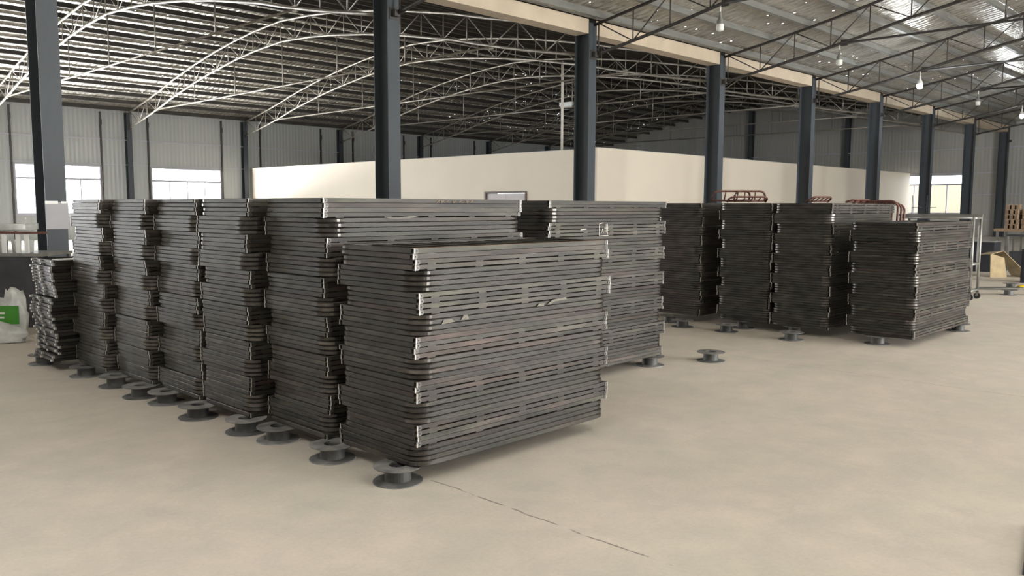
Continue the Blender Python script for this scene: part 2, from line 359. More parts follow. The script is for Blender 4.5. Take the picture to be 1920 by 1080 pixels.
# far end wall
EW = (15.32, 18.97)
def endwall(bm, y0, y1, z0):
    n = max(1, int((y1-y0)/0.6))
    for i in range(n):
        a = y0+(y1-y0)*i/n; b = y0+(y1-y0)*(i+1)/n
        za = zt(abs(a-YC))+ROOF+0.05; zc = zt(abs(b-YC))+ROOF+0.05
        vs = [bm.verts.new(p) for p in ((XE, a, z0), (XE, b, z0), (XE, b, zc), (XE, a, za), (XE+0.1, a, z0), (XE+0.1, b, z0), (XE+0.1, b, zc), (XE+0.1, a, za))]
        for f in ((3, 2, 1, 0), (4, 5, 6, 7), (0, 1, 5, 4), (1, 2, 6, 5), (2, 3, 7, 6), (3, 0, 4, 7)): bm.faces.new([vs[i] for i in f])
bm = B(); endwall(bm, YR, EW[0], 0); endwall(bm, EW[0], EW[1], 3.49); box(bm, XE, EW[0], 0, XE+0.1, EW[1], 1.24); endwall(bm, EW[1], YW, 0)
struct('wall_far', bm, 'clad_y')
# near side wall with a big door opening (never in frame, it shapes the daylight)
bm = B(); box(bm, -12, YR-0.1, 0, 10, YR, 6.3); box(bm, 24, YR-0.1, 0, XE, YR, 6.3); box(bm, 10, YR-0.1, 5.2, 24, YR, 6.3)
struct('wall_right', bm, 'clad_x')
bm = B(); endY = 46
for y0, y1, z0 in ((YR, -10, 0), (-10, 2, 0), (2, YW, 0)):
    n = 10
    for i in range(n):
        a = y0+(y1-y0)*i/n; b = y0+(y1-y0)*(i+1)/n
        za = zt(abs(a-YC))+ROOF; zc = zt(abs(b-YC))+ROOF
        vs = [bm.verts.new(p) for p in ((-12.1, a, z0), (-12.1, b, z0), (-12.1, b, zc), (-12.1, a, za), (-12, a, z0), (-12, b, z0), (-12, b, zc), (-12, a, za))]
        for f in ((3, 2, 1, 0), (4, 5, 6, 7), (0, 1, 5, 4), (1, 2, 6, 5), (2, 3, 7, 6), (3, 0, 4, 7)): bm.faces.new([vs[i] for i in f])
struct('wall_near', bm, 'clad_y')

# windows
wn = 1
def window(a, b, z0, z1, at, axis, zt_, mull):
    global wn
    t = bpy.data.objects.new('window_%d' % wn, None); C.objects.link(t); t['kind'] = 'structure'; wn += 1
    def P(bm, u0, v0, u1, v1, d0=-0.03, d1=0.06):
        if axis == 'x': box(bm, u0, at+d0, v0, u1, at+d1, v1)
        else: box(bm, at+d0, u0, v0, at+d1, u1, v1)
    bm = B(); w = 0.06
    P(bm, a, z0, b, z0+w); P(bm, a, z1-w, b, z1); P(bm, a, z0+w, a+w, z1-w); P(bm, b-w, z0+w, b, z1-w); P(bm, a+w, zt_-0.045, b-w, zt_+0.045)
    for u in mull: P(bm, u-0.025, z0+w, u+0.025, zt_-0.045)
    obj('window_frame', bm, 'window_frame', t)
    bm = B(); P(bm, a+w, z0+w, b-w, z1-w, 0.012, 0.018); obj('pane', bm, 'glass', t)
    bm = B(); P(bm, a-0.05, z0-0.05, b+0.05, z0, -0.08, 0.0); obj('window_sill', bm, 'window_frame', t)
for a, b in WINX[1:8]:
    window(a, b, 1.16, 3.43, YW, 'x', 2.78, [a+(b-a)*k/4 for k in (1, 2, 3)])
window(EW[0], EW[1], 1.24, 3.49, XE, 'y', 2.92, [16.15, 17.05, 17.96])

# partition of cream panels
bm = B()
box(bm, 22.4, 17.97, 0, 51.6, 18.07, 3.57)
box(bm, 22.4, 18.07, 0, 22.5, 21.24, 3.54); box(bm, 22.4, 21.24, 2.15, 22.5, 23.45, 3.54); box(bm, 22.4, 23.45, 0, 22.5, YW-0.35, 3.54)
box(bm, 51.5, 18.07, 0, 51.6, YW-0.1, 3.5)
struct('wall_partition', bm, 'partition')
bm = B(); box(bm, 22.5, 18.07, 3.36, 51.5, YW-0.36, 3.42); struct('ceiling', bm, 'partition')   # roof panels of the partitioned room
bm = B(); 
box(bm, 22.36, 17.93, 3.57, 51.64, 18.11, 3.59); box(bm, 22.36, 18.11, 3.54, 22.54, YW-0.35, 3.56)
struct('trim_1', bm, 'whitepaint')
d = bpy.data.objects.new('door_1', None); C.objects.link(d); d['kind'] = 'structure'
bm = B(); box(bm, 22.36, 21.24, 0, 22.52, 21.31, 2.15); box(bm, 22.36, 23.38, 0, 22.52, 23.45, 2.15); box(bm, 22.36, 21.31, 2.08, 22.52, 23.38, 2.15)
obj('door_frame', bm, 'brown', d)
for a, b in ((21.31, 22.34), (22.35, 23.38)):
    bm = B(); box(bm, 22.42, a, 0.01, 22.47, b, 2.07); l = obj('door_leaf', bm, 'doorp', d)
    bm = B(); tube(bm, [(22.39, 22.34+(0.09 if a > 22 else -0.09), z) for z in (0.95, 1.15)], 0.012); obj('door_handle', bm, 'bright', l)

# ---------------------------------------------------------------- columns
def hcol(bm, x0, x1, y0, y1, z1, t=0.016):
    box(bm, x0, y0, 0, x1, y0+t, z1); box(bm, x0, y1-t, 0, x1, y1, z1); xm = (x0+x1)/2; box(bm, xm-0.006, y0+t, 0, xm+0.006, y1-t, z1)
COLLAB = ['steel column at the far left with a grey poster taped on its face',
  'tall slate steel column rising behind the tallest left stack, left of the partition door',
  'slate steel column just left of the near corner of the cream partition',
  'slate steel column right of the partition corner, behind the rusty tube guards',
  'slate steel column in front of the middle of the long cream partition',
  'slate steel column next right of centre on the long cream partition',
  'slate steel column at the right end of the cream partition, beside the far window',
  'slate steel column on the right edge of the far end window',
  'slate steel column against the far end wall behind the stacked pallets']
for i, X in enumerate(COLX):
    t = thing('steel_column', COLLAB[i], 'column', (X-0.14, YC, 0), 0, 'columns of the central row')
    bm = B(); hcol(bm, -0.14, 0.14, 0, 0.45, 5.98 if i else 5.98); obj('shaft', bm, 'column', t)
    bm = B(); box(bm, -0.19, -0.05, 0, 0.19, 0.5, 0.02); obj('base_plate', bm, 'column', t)
    bm = B(); box(bm, -0.06, -0.13, 5.17, 0.06, -0.001, 5.29); box(bm, -0.10, -0.012, 5.12, 0.10, -0.001, 5.34); obj('chord_bracket', bm, 'truss_dark', t)
for i in range(0, 9):
    X = COLX[i] if i else 4.2
    lab = 'wall column '+ ['out at the far left beyond the poster column', 'left of the leftmost window', 'between the two bright windows on the left', 'where the cream partition meets the window wall', 'second above the partition from its left end', 'third above the partition in the dark bay', 'fourth above the partition in the dark bay', 'fifth above the partition in the dark bay', 'in the far corner of the dark bay'][i]
    if i == 0: continue
    t = thing('wall_column', lab, 'column', (X-0.12, YW-0.32, 0), 0, 'columns along the window wall')
    bm = B(); hcol(bm, -0.12, 0.12, 0, 0.31, 5.98); obj('shaft', bm, 'column', t)
    bm = B(); box(bm, -0.06, -0.10, 5.17, 0.06, -0.001, 5.29); obj('chord_bracket', bm, 'truss_dark', t)
# end wall columns
for y, lab in ((28.6, 'dark end-wall column seen between the third and fourth row columns'), (22.0, 'end-wall column above the long partition, right of centre')):
    t = thing('end_wall_column', lab, 'column', (XE-0.32, y, 0), 0, 'columns of the far end wall')
    bm = B(); box(bm, 0, -0.14, 0, 0.016, 0.14, zt(y-YC)); box(bm, 0.29, -0.14, 0, 0.306, 0.14, zt(y-YC)); box(bm, 0.016, -0.006, 0, 0.29, 0.006, zt(y-YC)); obj('shaft', bm, 'column', t)
    bm = B(); box(bm, -0.03, -0.18, 0, 0.316, 0.18, 0.02); obj('base_plate', bm, 'column', t)

# cream beams between the columns of the row
BL = ['above the left edge of the view', 'passing over the tall left column', 'ending at the column by the partition corner', 'next right of the partition-corner column', 'third span over the long partition', 'fourth span over the long partition', 'span above the far right end of the partition', 'last span before the far wall']
for i in range(1, 8):
    a, b = COLX[i], COLX[i+1]-0.28
    bm = B(); box(bm, a, YC+0.02, 5.72, b, YC+0.03, 6.06); box(bm, a, YC+0.03, 5.72, b, YC+0.42, 5.73); box(bm, a, YC+0.42, 5.72, b, YC+0.43, 6.06)
    tag(obj('gutter_beam', bm, 'beam'), 'cream painted gutter beam on the column tops, '+BL[i], 'beam', 'cream beams over the column row')

# purlins
dd = [0.35+i*1.12 for i in range(26)]
def purlin_bm(d, sgn):
    bm = B(); y = YC+0.1+sgn*d; z = zt(d)+0.05; h = 0.17
    slope = math.atan2(zt(min(d+0.3, SPAN))-zt(max(d-0.3, 0)), 0.6)*sgn
    x0, x1 = (2 if sgn > 0 else 8), XE-0.02
    sec = [(-0.04, 0), (0.04, 0), (0.04, 0.012), (-0.028, 0.012), (-0.028, h-0.012), (0.04, h-0.012), (0.04, h), (-0.04, h)]
    R = Matrix.Rotation(slope, 3, 'X'); rings = []
    for x in (x0, x1):
        rings.append([bm.verts.new(Vector((x, y, z))+R @ Vector((0, a, b))) for a, b in sec])
    n = len(sec)
    for k in range(n): bm.faces.new((rings[0][k], rings[0][(k+1) % n], rings[1][(k+1) % n], rings[1][k]))
    bm.faces.new(rings[0][::-1]); bm.faces.new(rings[1])
    return bm
for i, d in enumerate(dd):
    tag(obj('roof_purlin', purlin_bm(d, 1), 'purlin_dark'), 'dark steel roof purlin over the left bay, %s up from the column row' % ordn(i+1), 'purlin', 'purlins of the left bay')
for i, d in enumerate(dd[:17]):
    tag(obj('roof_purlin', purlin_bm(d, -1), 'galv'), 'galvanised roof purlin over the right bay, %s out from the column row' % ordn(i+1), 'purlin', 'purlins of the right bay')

# trusses (built along +Y from the column row; mirrored for the right bay)
def make_truss(sgn, label, x, m):
    t = thing('roof_truss', label, 'truss', (x, YC, 0), 0, 'arched roof trusses')
    y0, y1 = (0.46, SPAN-0.28) if sgn > 0 else (0.02, SPAN-0.1)
    N = 60
    def line(fz, r, name):
        bm = B(); tube(bm, [(0, sgn*(y0+(y1-y0)*i/N), fz(y0+(y1-y0)*i/N)) for i in range(N+1)], r, 8); obj(name, bm, m, t, True)
    line(zt, 0.038, 'top_chord'); line(zb, 0.040, 'bottom_chord')
    bm = B(); tube(bm, [(0, sgn*3.55, zb(3.55)-0.02), (0, sgn*(SPAN-3.55), zb(3.55)-0.02)], 0.030, 8); obj('tie_rod', bm, m, t, True)
    step = 1.0; K = 28
    for k in range(K+1):
        y = y0+0.12+(y1-y0-0.24)*k/K
        bm = B(); tube(bm, [(0, sgn*y, zb(y)), (0, sgn*y, zt(y))], 0.017, 6); obj('web_post', bm, m, t, True)
        if k < K:
            yn = y0+0.12+(y1-y0-0.24)*(k+1)/K
            pts = [(0, sgn*y, zt(y)), (0, sgn*yn, zb(yn))] if k % 2 == 0 else [(0, sgn*y, zb(y)), (0, sgn*yn, zt(yn))]
            bm = B(); tube(bm, pts, 0.016, 6); obj('web_diagonal', bm, m, t, True)
    for y in (7.3, 10.9, 14.35, 17.9, 21.4):
        bm = B(); tube(bm, [(0, sgn*y, zb(3.55)-0.02), (0, sgn*y, zb(y))], 0.020, 6); obj('hanger', bm, m, t, True)
    for y in (9.0, 16.4, 24.0):
        bm = B(); tube(bm, [(0, sgn*y, zb(y)), (0.75, sgn*(y+0.02), zt(y)+0.1)], 0.014, 6); obj('fly_brace', bm, m, t, True)
    for y in (3.55, SPAN-3.55):
        bm = B(); box(bm, -0.02, sgn*y-0.09, zb(3.55)-0.09, 0.02, sgn*y+0.09, zb(3.55)+0.07); obj('gusset', bm, m, t)
    return t
def copy_truss(src, x, label):
    r = dup(src); r.location.x = x; r['label'] = label; return r
LL = ['pale arched left-bay truss nearest the camera, landing on the tall left column',
      'pale arched left-bay truss landing on the column left of the partition corner',
      'pale arched left-bay truss rising where the partition meets the window wall',
      'arched pipe truss of the left bay, fourth from the camera, above the partition',
      'arched pipe truss of the left bay, fifth from the camera, in the dim roof',
      'arched pipe truss of the left bay, sixth from the camera, in the dim roof',
      'arched pipe truss of the left bay, seventh and furthest from the camera']
RL = ['dark right-bay truss crossing the top edge from the tall left column',
      'dark right-bay truss springing from the partition-corner column, carrying the nearest bulb',
      'dark pipe truss of the right bay carrying the second hanging bulb',
      'dark pipe truss of the right bay carrying the nearer lit bulb',
      'dark pipe truss of the right bay, fifth from the camera, with an unlit bulb',
      'dark pipe truss of the right bay carrying the lit bulb at the right edge',
      'dark pipe truss of the right bay, furthest from the camera']
TX = [X-0.10 for X in COLX[1:8]]
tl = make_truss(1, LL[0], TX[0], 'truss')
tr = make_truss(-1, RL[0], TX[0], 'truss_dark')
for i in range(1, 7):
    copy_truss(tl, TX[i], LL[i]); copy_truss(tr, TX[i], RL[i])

# window wall posts and girts
posts = []
for k, (a, b) in enumerate(WINX[2:8]):
    for s, x in (('left', a-0.09), ('right', b+0.06)):
        if x < 8 or x > 40: continue
        posts.append((x, s, k))
WN = {1: 'first window from the left', 2: 'second window from the left', 3: 'bay above the left end of the partition', 4: 'second bay above the partition', 5: 'third bay above the partition', 0: 'window outside the view'}
for x, s, k in posts:
    kk = int(round((x-11)/6.0)) if s == 'left' else int(round((x-14.8)/6.0))
    bm = B(); box(bm, x-0.035, YW-0.09, 0, x+0.035, YW-0.001, 5.95)
    t = tag(obj('wall_post', bm, 'truss_dark'), 'slim wall post beside the %s jamb, %s' % (s, WN.get(kk+1, 'far bay')), 'post', 'slim posts of the window wall')
    bm = B(); box(bm, x-0.06, YW-0.14, 5.35, x+0.04, YW-0.09, 5.6); obj('post_cleat', bm, 'truss_dark', t)
bm = B(); box(bm, -5, YW-0.05, 4.66, XE-0.4, YW-0.001, 4.71); struct('trim_2', bm, 'window_frame')
bm = B(); box(bm, -5, YW-0.05, 3.50, XE-0.4, YW-0.001, 3.53); struct('trim_3', bm, 'window_frame')
bm = B(); box(bm, XE-0.05, YR, 2.30, XE-0.001, EW[0]-0.1, 2.36); box(bm, XE-0.05, YR, 3.52, XE-0.001, YW-1, 3.58); box(bm, XE-0.05, YR, 0.9, XE-0.001, EW[0]-0.1, 0.96)
box(bm, XE-0.05, YR, 4.9, XE-0.001, YW-1, 4.96)
struct('trim_4', bm, 'window_frame')
# cream boundary wall outside the far window
bm = B(); box(bm, 60, 8, 0, 60.2, 34, 3.06); tag(obj('boundary_wall', bm, 'fence_wall'), 'cream ribbed boundary wall seen through the far end window', 'wall')

# ---------------------------------------------------------------- lamps
def lamp(x, lit, label):
    y, zt0 = 9.63, 5.86
    t = thing('hanging_bulb', label, 'lamp', (x, y, zt0), 0, 'bulbs hanging from the right bay trusses')
    bm = B(); tube(bm, [(0, 0, 0), (0, 0, -0.16)], 0.014, 8); obj('cord', bm, 'whitepaint', t)
    bm = B(); r = lathe(bm, [(0.016, -0.14), (0.028, -0.17), (0.030, -0.24), (0.052, -0.29), (0.075, -0.33), (0.078, -0.40)], 20); obj('lamp_base', bm, 'white' if lit else 'galv', t, True)
    bm = B(); lathe(bm, [(0.078, -0.40), (0.082, -0.42), (0.083, -0.50), (0.070, -0.53), (0.03, -0.545), (0.001, -0.547)], 20)
    obj('bulb', bm, 'lamp_on' if lit else 'lamp_off', t, True)
    if lit:
        d = bpy.data.lights.new('bulb_light', 'POINT'); d.energy = 90; d.shadow_soft_size = 0.09; d.color = (0.9, 0.96, 1)
        o = bpy.data.objects.new('bulb_light', d); C.objects.link(o); o.parent = t; o.location = (0, 0, -0.62)
lamp(TX[1], False, 'unlit white bulb hanging nearest the camera, above the partition corner')
lamp(TX[2], False, 'second unlit white bulb from the camera')
lamp(TX[3], True, 'brightly lit white bulb hanging nearer the camera, over the right end of the partition')
lamp(TX[4], False, 'unlit white bulb between the two lit ones')
lamp(TX[5], True, 'brightly lit white bulb at the right edge of the view')
# fixture on a tie, white pole above the partition
t = thing('batten_light', 'small unlit white batten fitting on a tie rod of the dark bay', 'lamp', (TX[3], 24.3, 5.92))
bm = B(); box(bm, -0.07, -0.35, 0.03, 0.07, 0.35, 0.19); obj('housing', bm, 'white', t)
bm = B(); tube(bm, [(0, -0.33, 0.0), (0, 0.33, 0.0)], 0.03); obj('tube', bm, 'lamp_off', t)
bm = B(); tube(bm, [(22.45, 19.6, 3.56), (22.45, 19.6, 6.62)], 0.045, 10); tag(obj('conduit_pole', bm, 'whitepaint', None, True), 'white vertical pole rising from the partition top to the roof truss', 'pole')

# poster on the left column
t = thing('taped_poster', 'grey blank poster sheet taped around the far left column', 'poster', (4.0, YC-0.008, 1.44))
bm = B(); box(bm, -0.15, -0.004, -0.19, 0.155, 0.004, 0.19); obj('sheet', bm, 'paper', t)
bm = B(); box(bm, -0.15, -0.006, 0.17, 0.02, -0.004, 0.21); box(bm, 0.06, -0.006, 0.175, 0.155, -0.004, 0.205); obj('tape', bm, 'white', t)

# ---------------------------------------------------------------- bed frames
PITCHZ = 0.0316
def sweep_bend(bm, pts, a, h):
    pts = [Vector(p) for p in pts]; N = len(pts); rings = []
    P = []; 
    for i, p in enumerate(pts):        # extra rings on the straights just before and after each bend
        P.append((p, 0.0065 if 1 <= i <= N-2 else 0.003))
        if i in (0, 9): q = pts[i+1]; d = (q-p).normalized(); P.append((q-d*0.05, 0.003)) if i == 0 else (P.append((p+d*0.05, 0.003)), P.append((q-d*0.05, 0.003)))
        if i == 18: d = (pts[19]-p).normalized(); P.append((p+d*0.05, 0.003))
    M_ = len(P)
    for i, (p, c) in enumerate(P):
        t = P[min(i+1, M_-1)][0]-P[max(i-1, 0)][0]; t.z = 0; t.normalize(); o = Vector((t.y, -t.x, 0))
        bul = 0.0015 if c > 0.005 else 0
        sec = [(-a-bul, c), (-a+c, 0), (a-c, 0), (a+bul, c), (a+bul, h-c), (a-c, h), (-a+c, h), (-a-bul, h-c)]
        rings.append([bm.verts.new(p+o*s_+Vector((0, 0, z_))) for s_, z_ in sec])
    for j, (A, Bq) in enumerate(zip(rings, rings[1:])):
        for k in range(8):
            f = bm.faces.new((A[k], A[(k+1) % 8], Bq[(k+1) % 8], Bq[k]))
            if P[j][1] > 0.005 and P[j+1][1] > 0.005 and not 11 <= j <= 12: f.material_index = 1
    bm.faces.new(rings[0][::-1]); bm.faces.new(rings[-1])
def frame_meshes(L, W, r=0.10, w=0.030, h=0.0308):
    out = {}
    hx, hy = L/2, W/2; o = w/2
    pts = [(-hx+o, -hy+0.026, 0)]
    for k in range(9):
        a = PI-k*PI/16*1.0*0.999*(8/8)
        pts.append((-hx+r+(r-o)*math.cos(PI-k*PI/16), hy-r+(r-o)*math.sin(PI-k*PI/16), 0))
    for k in range(9):
        pts.append((hx-r+(r-o)*math.cos(PI/2-k*PI/16), hy-r+(r-o)*math.sin(PI/2-k*PI/16), 0))
    pts.append((hx-o, -hy+0.026, 0))
    c = 0.003; a = w/2
    sec = [(-a, c), (-a+c, 0), (a-c, 0), (a, c), (a, h-c), (a-c, h), (-a+c, h), (-a, h-c)]
    bm = B(); sweep_bend(bm, pts, a, h); out['tube'] = obj_mesh('bent_tube', bm, 'steel')
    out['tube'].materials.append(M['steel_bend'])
    for key, z0 in (('rail_gap', 0.0068), ('rail_full', 0.0022)):
        bm = B(); y0 = -hy
        box(bm, -hx, y0, z0, hx, y0+0.004, h); box(bm, -hx, y0+0.004, h-0.004, hx, y0+0.028, h)
        if z0 > 0.005:
            for fx in (-0.86, -0.43, 0.0, 0.43, 0.86):
                box(bm, fx*hx-0.03, y0+0.003, -0.0005, fx*hx+0.03, y0+0.026, z0)
        out[key] = obj_mesh('side_rail', bm, 'steel_rail')
        if key == 'rail_full':
            me = out[key].copy(); me.materials.append(M['rust'])
            for p in me.polygons:
                if p.normal.z > 0.9: p.material_index = 1
            out['rail_rusty'] = me
    # corner plate with a bolt hole
    bm = B(); s = 0.0155; n = 8; y0 = -hy-0.003
    for yy, inv in ((y0, False), (y0+0.003, True)):
        pass
    sq = []
    for k in range(n):
        an = 2*PI*k/n+PI/8; cx, cz = math.cos(an), math.sin(an); mxx = max(abs(cx), abs(cz)); sq.append((cx/mxx*s, cz/mxx*s*0.94))
    ci = [(0.0042*math.cos(2*PI*k/n+PI/8), 0.0042*math.sin(2*PI*k/n+PI/8)) for k in range(n)]
    R4 = []
    for (ring, yy) in ((sq, y0), (ci, y0), (ci, y0+0.003), (sq, y0+0.003)):
        R4.append([bm.verts.new((p[0], yy, p[1]+h/2)) for p in ring])
    for i in range(4):
        A = R4[i]; Bq = R4[(i+1) % 4]
        for k in range(n): bm.faces.new((A[k], A[(k+1) % n], Bq[(k+1) % n], Bq[k]))
    out['plate'] = obj_mesh('corner_plate', bm, 'plate')
    bm = B(); box(bm, -0.0165, -hy-0.0035, 0, -0.0125, -hy+0.004, h); out['lip'] = obj_mesh('plate_lip', bm, 'bright')
    # welded joint end: bright ground patch at the tube end
    # slats of the top frames
    bm = B(); box(bm, -0.035, -hy+0.03, 0.004, 0.035, hy-0.03, 0.020); out['slat'] = obj_mesh('slat', bm, 'steel')
    return out
def obj_mesh(name, bm, m):
    me = bpy.data.meshes.new(name); bmesh.ops.recalc_face_normals(bm, faces=bm.faces[:]); bm.to_mesh(me); bm.free(); me.materials.append(M[m]); return me
FM = {}
def get_fm(L, W):
    k = (L, W)
    if k not in FM: FM[k] = frame_meshes(L, W)
    return FM[k]
BUILT = [0]
def build_frame(L, W, full, top, label, group):
    fm = get_fm(L, W); hx = L/2
    t = thing('bed_frame', label, 'steel frame', (0, 0, 0), 0, group)
    mobj('bent_tube', fm['tube'], t)
    mobj('side_rail', fm['rail_rusty'] if top else fm['rail_full'] if full else fm['rail_gap'], t)
    for s in (-1, 1):
        p = mobj('corner_plate', fm['plate'], t, (s*(hx-0.016), 0, 0))
        q = mobj('worn_edge', fm['lip'], p, (0 if s < 0 else 0.029, 0, 0)); q['label'] = 'bright worn plate edge'
    if top:
        n = 10
        for k in range(n): mobj('slat', fm['slat'], t, (-hx+0.12+(L-0.24)*k/(n-1), 0, 0))
    return t
PROTO = {}
def place_frame(L, W, full, top, label, group, loc, rz):
    key = (L, W, full, top)
    if key not in PROTO:
        t = build_frame(L, W, full, top, label, group); PROTO[key] = t
    else: t = dup(PROTO[key])
    t['label'] = label; t['group'] = group; t.location = loc; t.rotation_euler = (0, 0, rz)
    return t
FACES = {}   # where -> list of (z, front face y)
stuff_meshes = []   # (mesh, matrix) collected for the frames beyond the first 300
def stack(x0, y0, L, W, N, where, group, first_sq, individual, z0=0.1, lean=(0, 0), jit=0.006, seed=1):
    """first_sq: phase of the top group (0 -> square corners face the camera side at the top)"""
    rnd = random.Random(seed)
    gx = gy = 0; grp = -1
    for i in range(N):                     # i counted from the top
        z = z0+(N-1-i)*PITCHZ
        g = (i+first_sq)//4
        if g != grp:
            grp = g; gx = rnd.uniform(-0.018, 0.018); gy = rnd.uniform(-0.010, 0.010); flip = g % 2 == 1
        x = x0+L/2+gx+rnd.uniform(-jit, jit)+lean[0]*(z-z0); y = y0+W/2+gy+rnd.uniform(-jit, jit)*0.6+lean[1]*(z-z0)
        rz = (PI if flip else 0)+rnd.uniform(-0.0035, 0.0035)
        full = rnd.random() < 0.32
        FACES.setdefault(where, []).append((z, y-W/2-0.0035))
        if i < individual:
            BUILT[0] += 1
            if i == 0: w = 'topmost of '
            elif i == N-1: w = 'lowest of '
            elif i < N/2: w = ordn(i+1)+' from the top of '
            else: w = ordn(N-i)+' from the bottom of '
            lab = ('dark steel frame, '+w+where)
            place_frame(L, W, full, i == 0, lab, group, (x, y, z), rz)
        else:
            Mx = Matrix.Translation((x, y, z)) @ Matrix.Rotation(rz, 4, 'Z')
            fm = get_fm(L, W); stuff_meshes.append((fm['tube'], Mx)); stuff_meshes.append((fm['rail_full'] if full else fm['rail_gap'], Mx))
            for s in (-1, 1):
                stuff_meshes.append((fm['plate'], Mx @ Matrix.Translation((s*(L/2-0.016), 0, 0))))
                stuff_meshes.append((fm['lip'], Mx @ Matrix.Translation((s*(L/2-0.016)+(0 if s < 0 else 0.029), 0, 0))))
            if i == 0:
                for k in range(10): stuff_meshes.append((fm['slat'], Mx @ Matrix.Translation((-L/2+0.12+(L-0.24)*k/9, 0, 0))))
LS, WS = 1.74, 0.765
stack(2.95, 3.65, LS, WS, 40, 'the short front stack', 'frames of the short front stack', 0, 99, seed=3)
stack(2.93, 4.53, LS+0.04, WS, 49, 'the tall second stack on the left', 'frames of the tall stack behind the front one', 0, 99, seed=4)
stack(2.86, 5.37, LS, WS, 49, 'the third left stack', 'frames of the third stack in the left row', 0, 99, seed=5)
stack(5.32, 4.78, LS, WS, 49, 'the stack with the chalk mark', 'frames of the chalk-marked stack', 2, 99, seed=6)
stack(9.90, 3.33, 1.98, WS, 42, 'the lower stack at the right', 'frames of the lower stack at the right', 1, 99, seed=8)
stack(2.86, 6.17, LS, WS, 49, 'the fourth left stack', 'frames of the fourth stack in the left row', 0, 99, seed=9)
n_left = 300-BUILT[0]
stack(2.80, 6.985, LS, WS, 49, 'the fifth left stack', 'frames of the fifth stack in the left row', 0, n_left, seed=10)
stack(2.74, 7.81, LS, WS, 49, '', '', 0, 0, seed=11)
stack(9.93, 4.33, 1.98, WS, 49, '', '', 0, 0, seed=12)
stack(9.95, 5.12, 1.98, WS, 49, '', '', 1, 0, seed=13)
stack(9.95, 6.15, 1.98, WS, 49, '', '', 2, 0, seed=14)
def merge_stuff():
    verts = []; faces = []; mi = []; mats = []; 
    for me, Mx in stuff_meshes:
        off = len(verts)
        for m in me.materials:
            if m not in mats: mats.append(m)
        ks = [mats.index(m) for m in me.materials]
        verts.extend([Mx @ v.co for v in me.vertices])
        for p in me.polygons: faces.append([off+i for i in p.vertices]); mi.append(ks[p.material_index])
    me = bpy.data.meshes.new('bed_frame'); me.from_pydata([tuple(v) for v in verts], [], faces)
    for m in mats: me.materials.append(m)
    me.polygons.foreach_set('material_index', mi); me.update()
    o = bpy.data.objects.new('bed_frames', me); C.objects.link(o)
    tag(o, 'remaining dark steel frames in the furthest stacks of both rows', 'steel frames', None, 'stuff')
merge_stuff()

# chalk and paint marks lying on frames
def stroke(bm, p, q, y, w=0.004):
    (x0, z0), (x1, z1) = p, q; dx, dz = x1-x0, z1-z0; l = math.hypot(dx, dz); nx, nz = -dz/l*w/2, dx/l*w/2
    vs = [bm.verts.new(c) for c in ((x0+nx, y, z0+nz), (x1+nx, y, z1+nz), (x1-nx, y, z1-nz), (x0-nx, y, z0-nz), (x0+nx, y+0.001, z0+nz), (x1+nx, y+0.001, z1+nz), (x1-nx, y+0.001, z1-nz), (x0-nx, y+0.001, z0-nz))]
    for f in ((0, 1, 2, 3), (7, 6, 5, 4), (0, 4, 5, 1), (1, 5, 6, 2), (2, 6, 7, 3), (3, 7, 4, 0)): bm.faces.new([vs[i] for i in f])
def face_y(where, z0, z1):
    return min(y for z, y in FACES[where] if z+PITCHZ > z0 and z < z1)-0.003
bm = B(); Y = face_y('the stack with the chalk mark', 1.33, 1.45)
for a, b in (((5.985, 1.33), (5.985, 1.44)), ((5.985, 1.44), (6.03, 1.45)), ((5.98, 1.332), (6.12, 1.335)), ((6.02, 1.36), (6.035, 1.40)), ((6.035, 1.40), (6.05, 1.36)), ((6.024, 1.375), (6.046, 1.375)),
             ((6.07, 1.36), (6.07, 1.44)), ((6.09, 1.36), (6.09, 1.44)), ((6.108, 1.345), (6.108, 1.44)), ((6.06, 1.375), (6.12, 1.378)), ((6.06, 1.40), (6.12, 1.402)), ((5.72, 1.392), (5.80, 1.396))):
    stroke(bm, a, b, Y)
tag(obj('chalk_mark', bm, 'chalk'), 'white chalk characters in a box on the stack at centre right', 'marking')
def patch(name, polys, y, m, lab):
    bm = B()
    for pl in polys:
        f = [bm.verts.new((x, y, z)) for x, z in pl]; g = [bm.verts.new((x, y+0.001, z)) for x, z in pl]
        bm.faces.new(f); bm.faces.new(g[::-1]); n = len(pl)
        for i in range(n): bm.faces.new((f[i], f[(i+1) % n], g[(i+1) % n], g[i]))
    tag(obj(name, bm, m), lab, 'marking')
FS, TS = 'the short front stack', 'the tall second stack on the left'
patch('paint_smear', [[(3.123, 0.919), (3.141, 0.945), (3.199, 0.945), (3.226, 0.925)], [(3.273, 0.930), (3.296, 0.958), (3.326, 0.957), (3.337, 0.932)]], face_y(FS, 0.90, 0.97), 'chalk_dull', 'two small pale paint smears on the left half of the short front stack')
patch('paint_smear', [[(3.932, 0.955), (3.957, 0.973), (4.007, 0.971), (3.998, 0.953)], [(4.03, 0.96), (4.085, 0.988), (4.21, 0.996), (4.232, 0.98), (4.10, 0.975), (4.06, 0.958)]], face_y(FS, 0.93, 1.0), 'chalk_dull', 'pale arched paint smear right of centre on the short front stack')
patch('paint_smear', [[(3.40, 1.520), (3.43, 1.512), (3.60, 1.513), (3.70, 1.532), (3.61, 1.531), (3.53, 1.523)]], face_y(TS, 1.50, 1.54), 'chalk_dull', 'thin pale paint smear on the tall second stack')
bm = B(); Y2 = face_y(TS, 1.61, 1.65)
for i, x in enumerate((3.84, 3.88, 3.93, 3.99, 4.05, 4.12, 4.16)):
    stroke(bm, (x, 1.622+0.004*(i % 3)), (x+0.026, 1.638-0.005*(i % 2)), Y2, 0.004)
    if i % 2: stroke(bm, (x, 1.637), (x+0.01, 1.620), Y2, 0.004)
